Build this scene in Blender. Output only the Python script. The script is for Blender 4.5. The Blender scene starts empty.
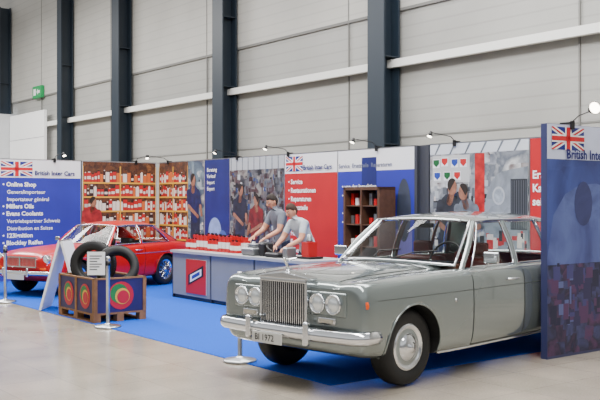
import bpy, bmesh, math, random
from math import sin, cos, pi, radians, atan2
from mathutils import Vector, Matrix
from mathutils.bvhtree import BVHTree
random.seed(7)
SC = bpy.context.scene
COL = SC.collection

# ------------------------------------------------------------ materials
def lin(c):
    r = []
    for v in c[:3]:
        v = v/255.0
        r.append(v/12.92 if v <= 0.04045 else ((v+0.055)/1.055)**2.4)
    return (r[0], r[1], r[2], 1.0)
MATS = {}
def M(name, col=(200,200,200), rough=0.5, metal=0.0, emit=0.0, coat=0.0, alpha=1.0, spec=0.5, noise=0.0, nscale=8.0, bump=0.0, trans=0.0):
    if name in MATS: return MATS[name]
    m = bpy.data.materials.new(name); m.use_nodes = True
    nt = m.node_tree; b = nt.nodes['Principled BSDF']
    b.inputs['Base Color'].default_value = lin(col)
    b.inputs['Roughness'].default_value = rough
    b.inputs['Metallic'].default_value = metal
    b.inputs['Specular IOR Level'].default_value = spec
    b.inputs['Coat Weight'].default_value = coat
    b.inputs['Alpha'].default_value = alpha
    if emit > 0:
        b.inputs['Emission Color'].default_value = lin(col)
        b.inputs['Emission Strength'].default_value = emit
    if noise > 0 or bump > 0:
        tc = nt.nodes.new('ShaderNodeTexCoord'); n = nt.nodes.new('ShaderNodeTexNoise')
        n.inputs['Scale'].default_value = nscale; n.inputs['Detail'].default_value = 6
        nt.links.new(tc.outputs['Object'], n.inputs['Vector'])
        if noise > 0:
            r = nt.nodes.new('ShaderNodeValToRGB')
            c = lin(col)
            r.color_ramp.elements[0].position = 0.3; r.color_ramp.elements[1].position = 0.7
            r.color_ramp.elements[0].color = (c[0]*(1-noise), c[1]*(1-noise), c[2]*(1-noise), 1)
            r.color_ramp.elements[1].color = (min(1,c[0]*(1+noise)), min(1,c[1]*(1+noise)), min(1,c[2]*(1+noise)), 1)
            nt.links.new(n.outputs['Fac'], r.inputs['Fac']); nt.links.new(r.outputs['Color'], b.inputs['Base Color'])
        if bump > 0:
            bp = nt.nodes.new('ShaderNodeBump'); bp.inputs['Strength'].default_value = bump
            nt.links.new(n.outputs['Fac'], bp.inputs['Height']); nt.links.new(bp.outputs['Normal'], b.inputs['Normal'])
    MATS[name] = m
    return m

def photomat(name, cols, scale=3.0, seed=0.0, blocks=0.3):
    if name in MATS: return MATS[name]
    m = bpy.data.materials.new(name); m.use_nodes = True
    nt = m.node_tree; b = nt.nodes['Principled BSDF']; b.inputs['Roughness'].default_value = 0.45
    tc = nt.nodes.new('ShaderNodeTexCoord'); mp = nt.nodes.new('ShaderNodeMapping')
    mp.inputs['Location'].default_value = (seed, seed*1.7, seed*0.3)
    v = nt.nodes.new('ShaderNodeTexVoronoi'); v.distance = 'CHEBYCHEV'; v.inputs['Scale'].default_value = scale*2.6
    n = nt.nodes.new('ShaderNodeTexNoise'); n.inputs['Scale'].default_value = scale*1.1; n.inputs['Detail'].default_value = 7; n.inputs['Distortion'].default_value=.6
    mix = nt.nodes.new('ShaderNodeMix'); mix.data_type = 'FLOAT'; mix.inputs[0].default_value = blocks
    sep = nt.nodes.new('ShaderNodeSeparateColor')
    r = nt.nodes.new('ShaderNodeValToRGB')
    nt.links.new(tc.outputs['Object'], mp.inputs['Vector'])
    nt.links.new(mp.outputs['Vector'], v.inputs['Vector']); nt.links.new(mp.outputs['Vector'], n.inputs['Vector'])
    nt.links.new(v.outputs['Color'], sep.inputs['Color'])
    nt.links.new(n.outputs['Fac'], mix.inputs[2]); nt.links.new(sep.outputs[0], mix.inputs[3])
    nt.links.new(mix.outputs[0], r.inputs['Fac']); nt.links.new(r.outputs['Color'], b.inputs['Base Color'])
    cr = r.color_ramp
    k = len(cols)
    while len(cr.elements) < k: cr.elements.new(0.5)
    for i, c in enumerate(cols):
        cr.elements[i].position = 0.30 + 0.42*i/(k-1); cr.elements[i].color = lin(c)
    MATS[name] = m
    return m
def glassmat(name,tint,refl=.22):
    m=bpy.data.materials.new(name); m.use_nodes=True; nt=m.node_tree
    for n in list(nt.nodes): nt.nodes.remove(n)
    o=nt.nodes.new('ShaderNodeOutputMaterial'); mx=nt.nodes.new('ShaderNodeMixShader'); t=nt.nodes.new('ShaderNodeBsdfTransparent'); g=nt.nodes.new('ShaderNodeBsdfGlossy'); lw=nt.nodes.new('ShaderNodeLayerWeight')
    t.inputs['Color'].default_value=(*tint,1); g.inputs['Roughness'].default_value=.02; lw.inputs['Blend'].default_value=refl
    nt.links.new(lw.outputs['Fresnel'],mx.inputs[0]); nt.links.new(t.outputs[0],mx.inputs[1]); nt.links.new(g.outputs[0],mx.inputs[2]); nt.links.new(mx.outputs[0],o.inputs['Surface'])
    return m

# ------------------------------------------------------------ helpers
def group(name, loc=(0,0,0), rz=0.0):
    e = bpy.data.objects.new(name, None); e.location = loc; e.rotation_euler = (0,0,rz)
    e.empty_display_size = 0.2
    COL.objects.link(e); return e
def addobj(name, me, parent=None, mats=(), smooth=False, loc=(0,0,0), rot=(0,0,0)):
    o = bpy.data.objects.new(name, me); COL.objects.link(o)
    for m in mats: me.materials.append(m)
    o.location = loc; o.rotation_euler = rot
    if parent: o.parent = parent
    if smooth:
        for p in me.polygons: p.use_smooth = True
    return o
def pydata(name, v, f, parent=None, mats=(), smooth=False, fm=None, **k):
    me = bpy.data.meshes.new(name); me.from_pydata([tuple(x) for x in v], [], f)
    o = addobj(name, me, parent, mats, smooth, **k)
    if fm:
        for i, p in enumerate(me.polygons): p.material_index = fm[i]
    me.update(); return o
def bake(o):
    bpy.context.view_layer.update()
    dg = bpy.context.evaluated_depsgraph_get()
    ev = o.evaluated_get(dg)
    me = bpy.data.meshes.new_from_object(ev, preserve_all_data_layers=True, depsgraph=dg)
    o.modifiers.clear(); o.data = me
    return o
def box(name, lo, hi, mat, parent=None, bevel=0.0, loc=(0,0,0), rot=(0,0,0)):
    x0,y0,z0 = lo; x1,y1,z1 = hi
    v = [(x0,y0,z0),(x1,y0,z0),(x1,y1,z0),(x0,y1,z0),(x0,y0,z1),(x1,y0,z1),(x1,y1,z1),(x0,y1,z1)]
    f = [(0,3,2,1),(4,5,6,7),(0,1,5,4),(1,2,6,5),(2,3,7,6),(3,0,4,7)]
    o = pydata(name, v, f, parent, (mat,), loc=loc, rot=rot)
    if bevel > 0:
        b = o.modifiers.new('b','BEVEL'); b.width = bevel; b.segments = 3
        for p in o.data.polygons: p.use_smooth = True
        o.modifiers.new('w','WEIGHTED_NORMAL')
    return o
def boxes(name, lst, mats, parent=None):
    v=[];f=[];fm=[]
    for (lo,hi,mi) in lst:
        x0,y0,z0 = lo; x1,y1,z1 = hi; n=len(v)
        v += [(x0,y0,z0),(x1,y0,z0),(x1,y1,z0),(x0,y1,z0),(x0,y0,z1),(x1,y0,z1),(x1,y1,z1),(x0,y1,z1)]
        f += [tuple(n+i for i in q) for q in [(0,3,2,1),(4,5,6,7),(0,1,5,4),(1,2,6,5),(2,3,7,6),(3,0,4,7)]]
        fm += [mi]*6
    return pydata(name, v, f, parent, mats, fm=fm)
def lathe(name, prof, mats, fmat=None, parent=None, axis='Z', n=40, loc=(0,0,0), rot=(0,0,0), smooth=True):
    v=[];f=[];fm=[]
    for (r,h) in prof:
        for i in range(n):
            a = 2*pi*i/n
            if axis=='Z': v.append((r*cos(a), r*sin(a), h))
            elif axis=='Y': v.append((r*cos(a), h, r*sin(a)))
            else: v.append((h, r*cos(a), r*sin(a)))
    for j in range(len(prof)-1):
        for i in range(n):
            a=j*n+i; b=j*n+(i+1)%n
            q=(a,b,b+n,a+n) if axis!='Y' else (a,a+n,b+n,b)
            f.append(q); fm.append(fmat[j] if fmat else 0)
    return pydata(name, v, f, parent, mats, smooth, fm, loc=loc, rot=rot)
def tube(name, pts, r, mat, parent=None, cyclic=False, res=3, flat=None):
    cu = bpy.data.curves.new(name,'CURVE'); cu.dimensions='3D'; cu.bevel_depth=r; cu.bevel_resolution=res
    s = cu.splines.new('POLY'); s.points.add(len(pts)-1)
    for i,p in enumerate(pts): s.points[i].co=(p[0],p[1],p[2],1)
    s.use_cyclic_u=cyclic; s.use_smooth=True; cu.use_fill_caps=True
    cu.materials.append(mat)
    o = bpy.data.objects.new(name,cu); COL.objects.link(o)
    if parent: o.parent=parent
    return o
def text(s, x, z, size, mat, parent, y=-0.008, bold=0.012, align='LEFT'):
    cu = bpy.data.curves.new('lettering','FONT'); cu.body=s; cu.size=size; cu.offset=bold*size; cu.align_x=align
    cu.resolution_u=2
    cu.materials.append(mat)
    o = bpy.data.objects.new('lettering',cu); COL.objects.link(o); o.parent=parent
    o.location=(x,y,z); o.rotation_euler=(pi/2,0,0); return o
class Print:
    def __init__(s): s.v=[];s.f=[];s.fm=[];s.m=[]
    def mi(s,m):
        if m not in s.m: s.m.append(m)
        return s.m.index(m)
    def poly(s,pts,m,layer=1):
        n=len(s.v); s.v+=[(p[0],-0.0015*layer,p[1]) for p in pts]; s.f.append(tuple(range(n,n+len(pts)))); s.fm.append(s.mi(m))
    def rect(s,x0,z0,x1,z1,m,layer=1): s.poly([(x0,z0),(x1,z0),(x1,z1),(x0,z1)],m,layer)
    def disc(s,x,z,rx,rz,m,layer=1,n=20,a0=0): s.poly([(x+rx*cos(2*pi*i/n),z+rz*sin(2*pi*i/n)) for i in range(n)],m,layer)
    def clutter(s,x0,z0,x1,z1,mats,n,layer=2,smin=.02,smax=.10):
        for i in range(n):
            w_=random.uniform(smin,smax); h_=random.uniform(smin,smax*1.4)
            x=random.uniform(x0,x1-w_); z=random.uniform(z0,z1-h_)
            s.rect(x,z,x+w_,z+h_,random.choice(mats),layer+.5*random.random()+i*.002)
    def limb(s,a,b,r0,r1,m,layer):
        th=atan2(b[1]-a[1],b[0]-a[0]); pts=[]
        for i in range(7):
            q=th+pi/2+pi*i/6; pts.append((a[0]+r0*cos(q),a[1]+r0*sin(q)))
        for i in range(7):
            q=th-pi/2+pi*i/6; pts.append((b[0]+r1*cos(q),b[1]+r1*sin(q)))
        s.poly(pts,m,layer)
    def flag(s,x,z,w,h,layer=3):
        B=M('flag_blue',(22,32,120)); W=M('flag_white',(240,240,240)); R=M('flag_red',(200,15,30))
        s.rect(x,z,x+w,z+h,B,layer)
        def diag(k,m,l):
            s.poly([(x,z),(x+k*w,z),(x+w,z+h-k*h),(x+w,z+h),(x+w-k*w,z+h),(x,z+k*h)],m,l)
            s.poly([(x,z+h),(x,z+h-k*h),(x+w-k*w,z),(x+w,z),(x+w,z+k*h),(x+k*w,z+h)],m,l)
        diag(.13,W,layer+1); diag(.045,R,layer+2)
        s.rect(x+w*.40,z,x+w*.60,z+h,W,layer+3); s.rect(x,z+h*.33,x+w,z+h*.67,W,layer+3)
        s.rect(x+w*.44,z,x+w*.56,z+h,R,layer+4); s.rect(x,z+h*.40,x+w,z+h*.60,R,layer+4)
    def man(s,x,z,h,shirt,skin,hair,trs,layer=5,lean=0.0,face=1):
        X=lambda a,b:(x+a*h+lean*max(0,b-.5)*h,z+b*h)
        s.limb(X(-.045,.50),X(-.06,.04),.055*h,.03*h,trs,layer); s.limb(X(.045,.50),X(.06,.04),.055*h,.03*h,trs,layer)
        s.limb(X(0,.52),X(0,.76),.078*h,.105*h,shirt,layer+1)
        s.limb(X(0,.80),X(face*.02,.88),.035*h,.03*h,skin,layer+1)
        for q,e,w_ in ((-.10,(-.12,.63),(face*.10-.04,.52)),(.10,(.13,.63),(face*.12+.02,.54))):
            s.limb(X(q,.78),X(*e),.038*h,.030*h,shirt,layer+2); s.limb(X(*e),X(*w_),.024*h,.018*h,skin,layer+3); s.disc(*X(*w_),.022*h,.022*h,skin,layer+3)
        hx,hz=X(face*.02,.915); s.disc(hx,hz,.050*h,.066*h,skin,layer+4)
        s.poly([(hx-face*(.052*h)*cos(a),hz+.02*h+.055*h*sin(a)) for a in [radians(d) for d in range(-60,150,15)]],hair,layer+5)
    def make(s,parent,name='print'):
        return pydata(name,s.v,s.f,parent,s.m,fm=s.fm)

chrome = M('chrome',(225,227,230),0.07,1.0)
steel = M('brushed_steel',(190,192,195),0.28,1.0)
rubber = M('rubber',(16,16,17),0.6, noise=.2,nscale=20)
black = M('black_plastic',(14,14,16),0.45)
white = M('white_laminate',(236,236,238),0.5)
darkgap = M('panel_gap',(16,17,18),0.8)

# ------------------------------------------------------------ world frame
BA = atan2(-.795,.607)            # stand axis rotation
C0 = Vector((.27,8.05,0))         # front corner of the stand
U = Vector((-.607,.795,0)); V = Vector((.795,.607,0))
def SP(s,t,z=0): return C0+U*s+V*t+Vector((0,0,z))

# ------------------------------------------------------------ camera
cd = bpy.data.cameras.new('camera'); cam = bpy.data.objects.new('camera',cd); COL.objects.link(cam)
cam.location=(0,0,1.66); cam.rotation_euler=(pi/2,0,0); cd.lens=54; cd.sensor_width=36; cd.clip_end=200
SC.camera = cam

# ------------------------------------------------------------ world / lights
w = bpy.data.worlds.new('world'); SC.world=w; w.use_nodes=True
nt=w.node_tree; bg=nt.nodes['Background']
tc=nt.nodes.new('ShaderNodeTexCoord'); sp=nt.nodes.new('ShaderNodeSeparateXYZ'); rp=nt.nodes.new('ShaderNodeValToRGB')
nt.links.new(tc.outputs['Generated'],sp.inputs[0]); nt.links.new(sp.outputs['Z'],rp.inputs['Fac'])
e=rp.color_ramp.elements
e[0].position=0.0; e[0].color=(.25,.25,.25,1)
e[1].position=0.9; e[1].color=(.60,.61,.62,1)
x=e.new(.12); x.color=(.32,.32,.32,1); x=e.new(.30); x.color=(.95,.96,.97,1); x=e.new(.5); x.color=(.74,.75,.76,1)
nt.links.new(rp.outputs['Color'],bg.inputs['Color']); bg.inputs['Strength'].default_value=1.0
def area(name,loc,size,sizey,en,rot=(0,0,0),col=(1,.985,.96)):
    l=bpy.data.lights.new(name,'AREA'); l.shape='RECTANGLE'; l.size=size; l.size_y=sizey; l.energy=en; l.color=col
    o=bpy.data.objects.new(name,l); COL.objects.link(o); o.location=loc; o.rotation_euler=rot; return o
area('unseen_hall_light',(-2,11,8.8),9,2.2,1300,(0,0,BA))  # overhead panels out of view, put in for soft light and reflections
area('unseen_hall_light.001',(2.5,4,8.8),9,2.2,1100,(radians(12),0,BA))
area('unseen_hall_light.002',(-7,18,8.8),9,2.2,1350,(0,0,BA))
area('unseen_hall_light.003',(-13,27,8.8),9,2.2,2200,(0,0,BA))  # added out of view to brighten the dim far-left wall
area('unseen_hall_light.004',(2.5,13,8.8),9,2.2,800,(0,0,BA))

# ------------------------------------------------------------ floor
def floor_mat():
    m=bpy.data.materials.new('polished_stone_floor'); m.use_nodes=True; nt=m.node_tree; b=nt.nodes['Principled BSDF']
    tc=nt.nodes.new('ShaderNodeTexCoord')
    br=nt.nodes.new('ShaderNodeTexBrick'); br.offset=0.0
    br.inputs['Scale'].default_value=1.0; br.inputs['Brick Width'].default_value=.6; br.inputs['Row Height'].default_value=.6
    br.inputs['Mortar Size'].default_value=.003; br.inputs['Mortar Smooth'].default_value=.3
    br.inputs['Color1'].default_value=lin((162,152,138)); br.inputs['Color2'].default_value=lin((154,145,132)); br.inputs['Mortar'].default_value=lin((124,116,106))
    n=nt.nodes.new('ShaderNodeTexNoise'); n.inputs['Scale'].default_value=1.6; n.inputs['Detail'].default_value=8
    n2=nt.nodes.new('ShaderNodeTexNoise'); n2.inputs['Scale'].default_value=60; n2.inputs['Detail'].default_value=3
    mx=nt.nodes.new('ShaderNodeMix'); mx.data_type='RGBA'; mx.blend_type='OVERLAY'; mx.inputs[0].default_value=.35
    mx2=nt.nodes.new('ShaderNodeMix'); mx2.data_type='RGBA'; mx2.blend_type='OVERLAY'; mx2.inputs[0].default_value=.3
    nt.links.new(tc.outputs['Object'],br.inputs['Vector']); nt.links.new(tc.outputs['Object'],n.inputs['Vector']); nt.links.new(tc.outputs['Object'],n2.inputs['Vector'])
    nt.links.new(br.outputs['Color'],mx.inputs[6]); nt.links.new(n.outputs['Fac'],mx.inputs[7])
    nt.links.new(mx.outputs[2],mx2.inputs[6]); nt.links.new(n2.outputs['Fac'],mx2.inputs[7])
    nt.links.new(mx2.outputs[2],b.inputs['Base Color'])
    rr=nt.nodes.new('ShaderNodeMapRange'); rr.inputs['To Min'].default_value=.08; rr.inputs['To Max'].default_value=.22
    nt.links.new(n.outputs['Fac'],rr.inputs['Value']); nt.links.new(rr.outputs['Result'],b.inputs['Roughness'])
    return m
box('floor',(-45,-22,-.1),(22,8.1,0),floor_mat(),loc=C0,rot=(0,0,BA))
carpet=M('blue_carpet',(12,80,190),0.95,noise=.08,nscale=90,bump=.2,spec=.15)
box('carpet',(-11.9,0,0.0),(0,4.72,.006),carpet,loc=C0,rot=(0,0,BA))

# ------------------------------------------------------------ hall wall
def wall_mat(name,col,scale,amt):
    m=bpy.data.materials.new(name); m.use_nodes=True; nt=m.node_tree; b=nt.nodes['Principled BSDF']; b.inputs['Roughness'].default_value=.5
    tc=nt.nodes.new('ShaderNodeTexCoord'); sp=nt.nodes.new('ShaderNodeSeparateXYZ'); nt.links.new(tc.outputs['Object'],sp.inputs[0])
    mu=nt.nodes.new('ShaderNodeMath'); mu.operation='MULTIPLY'; mu.inputs[1].default_value=scale; nt.links.new(sp.outputs['Z'],mu.inputs[0])
    fr=nt.nodes.new('ShaderNodeMath'); fr.operation='FRACT'; nt.links.new(mu.outputs[0],fr.inputs[0])
    rp=nt.nodes.new('ShaderNodeValToRGB'); c=lin(col)
    e=rp.color_ramp.elements; e[0].position=0; e[0].color=(c[0]*(1-amt),c[1]*(1-amt),c[2]*(1-amt),1); e[1].position=.12; e[1].color=c
    x=e.new(.9); x.color=c; x2=e.new(1.0); x2.color=(c[0]*(1-amt),c[1]*(1-amt),c[2]*(1-amt),1)
    nt.links.new(fr.outputs[0],rp.inputs['Fac'])
    n=nt.nodes.new('ShaderNodeTexNoise'); n.inputs['Scale'].default_value=.5; n.inputs['Detail'].default_value=5; nt.links.new(tc.outputs['Object'],n.inputs['Vector'])
    mx=nt.nodes.new('ShaderNodeMix'); mx.data_type='RGBA'; mx.blend_type='OVERLAY'; mx.inputs[0].default_value=.25
    nt.links.new(rp.outputs['Color'],mx.inputs[6]); nt.links.new(n.outputs['Fac'],mx.inputs[7]); nt.links.new(mx.outputs[2],b.inputs['Base Color'])
    return m
D=13.0; T=D-(C0.dot(V))
wl=wall_mat('ribbed_wall_panel',(164,163,159),4,.16); wu=wall_mat('ribbed_wall_upper',(188,186,180),4,.14)
wallg=group('wall_back',C0,BA)
box('lower_cladding',(-48,T,0),(16,T+.3,4.45),wl,wallg)
box('middle_cladding',(-48,T+.02,4.45),(16,T+.3,5.6),wl,wallg)
box('upper_cladding',(-48,T-.02,5.6),(16,T+.3,11),wu,wallg)
sm=M('wall_seam',(120,119,116),.6)
lst=[((-48,T-.03,5.58),(16,T-.005,5.64),0),((-48,T-.012,2.95),(16,T-.002,2.98),0)]
for i in range(0,40,4):
    x=-39+i*1.5; lst.append(((x,T-.028,0),(x+.03,T-.004,11),0))
boxes('wall_seams',lst,(sm,),wallg)
railm=M('rail_white',(236,236,232),.4)
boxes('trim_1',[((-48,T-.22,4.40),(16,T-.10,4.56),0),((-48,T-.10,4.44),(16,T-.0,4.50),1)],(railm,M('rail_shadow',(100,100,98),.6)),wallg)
colm=M('column_steel_paint',(30,42,54),.45)
def wall_s(px): # stand s coordinate along the hall wall for a measured bearing
    r=(px-300)/900.; X=C0.x+V.x*T; Y=C0.y+V.y*T
    return (X-Y*r)/(.607+.795*r)
for i,s in enumerate([wall_s(p) for p in (394,234,130,73,11)]):
    g=group('steel_column' if i==0 else 'steel_column.%03d'%i, SP(s,T), BA)
    k=.25 if i<3 else .19
    boxes('profile',[((-k,-.52,0),(k,-.48,9.5),0),((-k,-.11,0),(k,-.07,9.5),0),((-.02,-.48,0),(.02,-.11,9.5),0),
                     ((-.34,-.57,0),(.34,-.03,.03),0)]+[((-k+.01,-.48,z),(k-.01,-.11,z+.02),0) for z in (2.8,4.6,6.4)],(colm,),g)
# bright window as a self-glowing pane, set forward of the column, far left
wg=group('window_1',C0,BA)
s0=wall_s(-14); s1=wall_s(17)
glow=M('daylight_glazing',(240,244,250),.3,emit=6.0)
box('glazing',(-s0,T-.78,1.0),(-s1,T-.72,5.0),glow,wg)
fr=M('window_frame',(200,202,205),.4)
boxes('frame',[((-s0-.1,T-.82,0),(-s0,T-.0,5.1),0),((-s1,T-.82,0),(-s1+.1,T,5.1),0),((-s0,T-.82,5.0),(-s1,T-.60,5.1),0),((-s0,T-.82,3.0),(-s1,T-.78,3.06),0)],(fr,),wg)
wd=group('door_1',C0,BA)
s2=wall_s(53)
dm=M('door_panel_white_glow',(240,240,240),.45,emit=.3)  # white leaf also glows faintly, brightness put into the material
boxes('door_leaf',[((-s1+.15,T-.34,0),(-s2,T-.24,5.0),0)]+[((-s1+.15,T-.35,z),(-s2,T-.34,z+.03),1) for z in (1,2,3,4)],(dm,fr),wd)
ex=group('exit_sign',SP(wall_s(41),T-.02),BA)
ge=M('exit_green',(10,130,70),.5,emit=.5)
box('sign_box',(-.42,-.16,5.55),(.42,-.02,6.0),ge,ex,bevel=.02)
pe=Print(); pe.rect(-.3,5.65,-.05,5.9,white,0); pe.poly([(.02,5.77),(.16,5.9),(.16,5.82),(.34,5.82),(.34,5.72),(.16,5.72),(.16,5.64)],white,0)
po=pe.make(ex,'pictogram'); po.location=(0,-.163,0)

# ------------------------------------------------------------ stand walls
H=2.5
purple=M('print_blue',(42,48,158),.45,noise=.15,nscale=1.0)
navy=M('print_navy',(22,32,104),.45,noise=.25,nscale=2)
redp=M('print_red',(186,22,32),.45,noise=.08,nscale=2)
tw=M('lettering_white',(248,248,248),.5); tb=M('lettering_blue',(18,24,100),.5)
skinp=M('print_skin',(150,100,78),.5,noise=.3,nscale=14); hairp=M('print_hair',(36,26,20),.5,noise=.3,nscale=20); denim=M('print_denim',(30,38,62),.5,noise=.4,nscale=9); greyp=M('print_grey',(100,106,114),.5,noise=.4,nscale=9)
def cloth(n,c): return M(n,c,.5,noise=.5,nscale=9)
def panel(name,loc,rz,w,h=H,z0=0.0):
    g=group(name,loc,rz)
    box('board',(0,0,z0),(w,.06,h),white,g)
    boxes('edge_profile',[((0,-.004,z0),(.010,.064,h+.004),0),((w-.010,-.004,z0),(w,.064,h+.004),0),((0,-.004,h-.006),(w,.064,h+.008),0)],(steel,),g)
    return g
LW=BA+pi/2
g=panel('info_panel',SP(12,-.1),LW,3.0)
p=Print(); p.rect(.012,0,2.988,2.12,purple,1); p.flag(1.27,2.15,.66,.30)
p.make(g)
text('British Inter Cars',1.97,2.18,.125,tb,g,y=-.02,bold=.03)
for i,(b,s) in enumerate([(1,'Online Shop'),(0,'Generalimporteur'),(0,'Importateur g\u00e9n\u00e9ral'),(1,'Millers Oils'),(1,'Evans Coolants'),(0,'Vertriebspartner Schweiz'),(0,'Distribution en Suisse'),(1,'123ignition'),(1,'Blockley Reifen')]):
    text(('\u2022 ' if b else '   ')+s,1.30,1.94-i*.15,.125 if b else .11,tw,g,bold=.035 if b else .01)
wood=photomat('print_shelf_back',[(34,20,14),(100,58,34),(58,34,28),(140,90,50)],4)
yel=M('print_beam_yellow',(216,160,50),.5); itR=M('print_item_red',(180,22,24),.5); itW=M('print_item_white',(222,208,196),.5); itD=M('print_item_dark',(50,24,24),.5); itO=M('print_item_orange',(200,96,40),.5); itL=M('print_item_label',(180,180,170),.5)
itG=M('print_item_grey',(90,94,100),.5); itB=M('print_item_black',(22,22,26),.5); itS=M('print_item_silver',(176,180,184),.5); itU=M('print_item_blue',(40,60,110),.5)
def shelves(p,x0,x1,z0=.5,rows=6,dz=.31):
    p.rect(x0,0,x1,H-.01,wood,1)
    for r in range(rows):
        z=z0+r*dz
        x=x0+.03
        while x<x1-.08:
            ww=random.uniform(.045,.10); hh=random.uniform(.15,.25)
            m=random.choice([itR,itR,itR,itW,itW,itO,itD]); xe=min(x+ww,x1-.02)
            p.rect(x,z,xe,z+hh,m,2)
            if m in (itR,itD): p.rect(x+.008,z+hh*.30,xe-.008,z+hh*.62,random.choice([itW,itW,itL]),3)
            p.rect(x+ww*.3,z+hh,xe-ww*.2,z+hh+.02,random.choice([itB,itW]),3)
            x+=ww+.008
        p.rect(x0,z-.035,x1,z,yel,4)
    for k in range(3):
        xx=x0+(x1-x0)*k/2; p.rect(max(x0,xx-.015),z0-.3,min(x1,xx+.015),H-.1,yel,5)
g=panel('parts_shelf_poster',SP(12,2.92),LW,1.80)
p=Print(); shelves(p,.02,1.78); p.man(.22,.15,1.6,cloth('print_rs',(150,30,34)),skinp,hairp,denim,8); p.make(g)
g=panel('parts_shelf_poster.001',SP(11.94,4.75),BA,1.99)
p=Print(); shelves(p,.02,1.3)
p.rect(1.3,0,1.97,H-.01,photomat('print_ph0',[(200,200,198),(110,130,140),(60,70,90),(214,206,190)],2,0,.15),1)
p.clutter(1.3,.2,1.95,2.2,[itG,itS,itB,itU,itW],60,2)
p.man(1.62,.30,1.95,cloth('print_tee',(16,28,76)),skinp,hairp,denim,8,lean=-.15,face=1); p.make(g)
g=panel('navy_panel',SP(9.95,4.75),BA,.96)
p=Print(); p.rect(.01,0,.95,H-.01,navy,1); p.disc(.4,1.0,.25,.3,M('print_pale',(130,148,196),noise=.3,nscale=5),2); p.disc(.7,.75,.2,.3,M('print_pale2',(70,92,160),noise=.3,nscale=5),3); p.make(g)
for i,s in enumerate(['Beratung','Verkauf','Import','Export']): text(s,.1,2.25-i*.13,.105,tw,g)
g=panel('workshop_photo_panel',SP(8.99,4.75),BA,1.86)
p=Print(); p.rect(.01,0,1.85,H-.01,photomat('print_ph1',[(24,26,34),(100,100,104),(60,26,30),(140,138,132),(44,60,84)],2.6,4,.4),1)
p.clutter(.02,.3,1.84,2.2,[itG,itG,itB,itD,itD,itU,itS,itB,itB],260,1.2)
p.rect(.01,2.25,1.85,2.49,M('print_ceiling',(176,180,184)),2)
for k in range(9): p.rect(.05+k*.2,2.25,.075+k*.2,2.49,greyp,3)
p.man(.38,.3,1.7,cloth('print_s1',(26,30,48)),skinp,hairp,denim,5); p.man(.90,.15,1.65,cloth('print_s2',(110,26,30)),skinp,hairp,denim,13,.15,-1)
p.make(g)
g=panel('service_panel',SP(7.13,4.75),BA,1.53)
p=Print(); p.rect(.01,0,1.52,2.14,redp,1); p.flag(.05,2.18,.5,.27); p.make(g)
text('British Inter Cars',.58,2.2,.115,tb,g,y=-.02,bold=.03)
for i,s in enumerate(['Service','Restaurationen','Reparaturen','Ersatzteile','','Beratung','Handel','Expertisen','Import']):
    text('\u2022 '+s if s else '',.12,1.95-i*.155,.12,tw,g,bold=.03)
g=panel('history_panel',SP(5.60,4.75),BA,1.86)
p=Print(); p.rect(.01,0,1.85,2.14,purple,1); p.rect(.62,1.55,.98,2.36,navy,2); p.rect(1.2,.3,1.8,1.2,M('print_lilac',(118,108,168)),2)
p.disc(1.62,1.5,.16,.5,M('print_darkcar',(52,58,72),noise=.4,nscale=3),3); p.make(g)
text('Service  Ersatzteile  Reparaturen',.03,2.2,.10,M('lettering_grey',(100,106,136)),g,bold=.02)
for i,s in enumerate(['\u2022 von der Inspektion','\u2022 bis zur kompletten','  Restauration','\u2022 Motor','\u2022 Interieur']): text(s,.12,1.85-i*.15,.105,tw,g,bold=.02)
g=group('wall_joint_post',SP(3.735,4.75),BA); boxes('post',[((0,-.02,0),(.06,.08,2.5),0),((.06,.03,0),(.25,.08,2.5),0),((.25,-.02,0),(.31,.08,2.5),0)],(M('joint_grey',(54,56,64),.5),),g)
g=panel('garage_photo_panel',SP(3.42,4.75),BA,1.87)
p=Print(); p.rect(.01,0,1.86,H-.01,photomat('print_ph2',[(44,50,60),(150,152,156),(96,102,110),(200,200,198),(84,56,52)],2.2,9,.35),1)
p.clutter(.02,.4,1.85,1.95,[itG,itS,itB,itS,itW,itG,itU,itR],170,1.2)
p.rect(.01,2.34,1.86,2.49,M('print_sky',(206,210,214)),2)
for k in range(6): p.poly([(.1+k*.3,2.34),(.13+k*.3,2.34),(.23+k*.3,2.49),(.19+k*.3,2.49)],greyp,3)
p.rect(.06,1.92,.80,2.32,M('print_board',(190,190,188)),3)
for k,(a,b,m) in enumerate([(.08,2.14,'g'),(.25,2.16,'r'),(.45,2.14,'b'),(.62,2.14,'r'),(.1,1.95,'b'),(.3,1.95,'g'),(.5,1.95,'r')]):
    mm={'g':M('logo_green',(10,90,44)),'r':M('logo_red',(186,20,26)),'b':M('logo_blue',(30,60,150))}[m]
    p.rect(a-.01,b,a+.13,b+.13,white,4); p.poly([(a,b+.12),(a+.12,b+.12),(a+.12,b+.06),(a+.06,b+.01),(a,b+.06)],mm,5)
p.rect(.90,1.5,1.08,2.33,cloth('print_redbanner',(176,22,26)),3)
p.man(.36,.2,1.8,cloth('print_s3',(38,40,48)),skinp,hairp,denim,7,.1); p.man(.80,.2,1.72,greyp,skinp,hairp,denim,15,-.1,-1)
cf=photomat('print_carfront',[(60,66,76),(140,146,152),(94,100,108)],1.4,3,.1)
p.poly([(1.08,.5)]+[(1.47-.39*cos(a),1.45+.62*sin(a)) for a in [radians(d) for d in range(0,100,10)]]+[(1.85,2.12),(1.85,.5)],cf,5)
p.disc(1.34,1.72,.11,.13,itS,6); p.disc(1.34,1.72,.085,.10,M('print_lens',(150,158,166),noise=.4,nscale=12),7); p.rect(1.55,1.25,1.84,1.95,M('print_gr',(40,42,48)),6)
for k in range(7): p.rect(1.57+k*.04,1.27,1.58+k*.04,1.93,itG,7)
p.clutter(1.1,.95,1.84,1.25,[itR,itR,itG,itB,itW],26,6,.03,.12); p.rect(1.1,.5,1.85,.95,M('print_dark_low',(46,34,36)),6)
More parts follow.
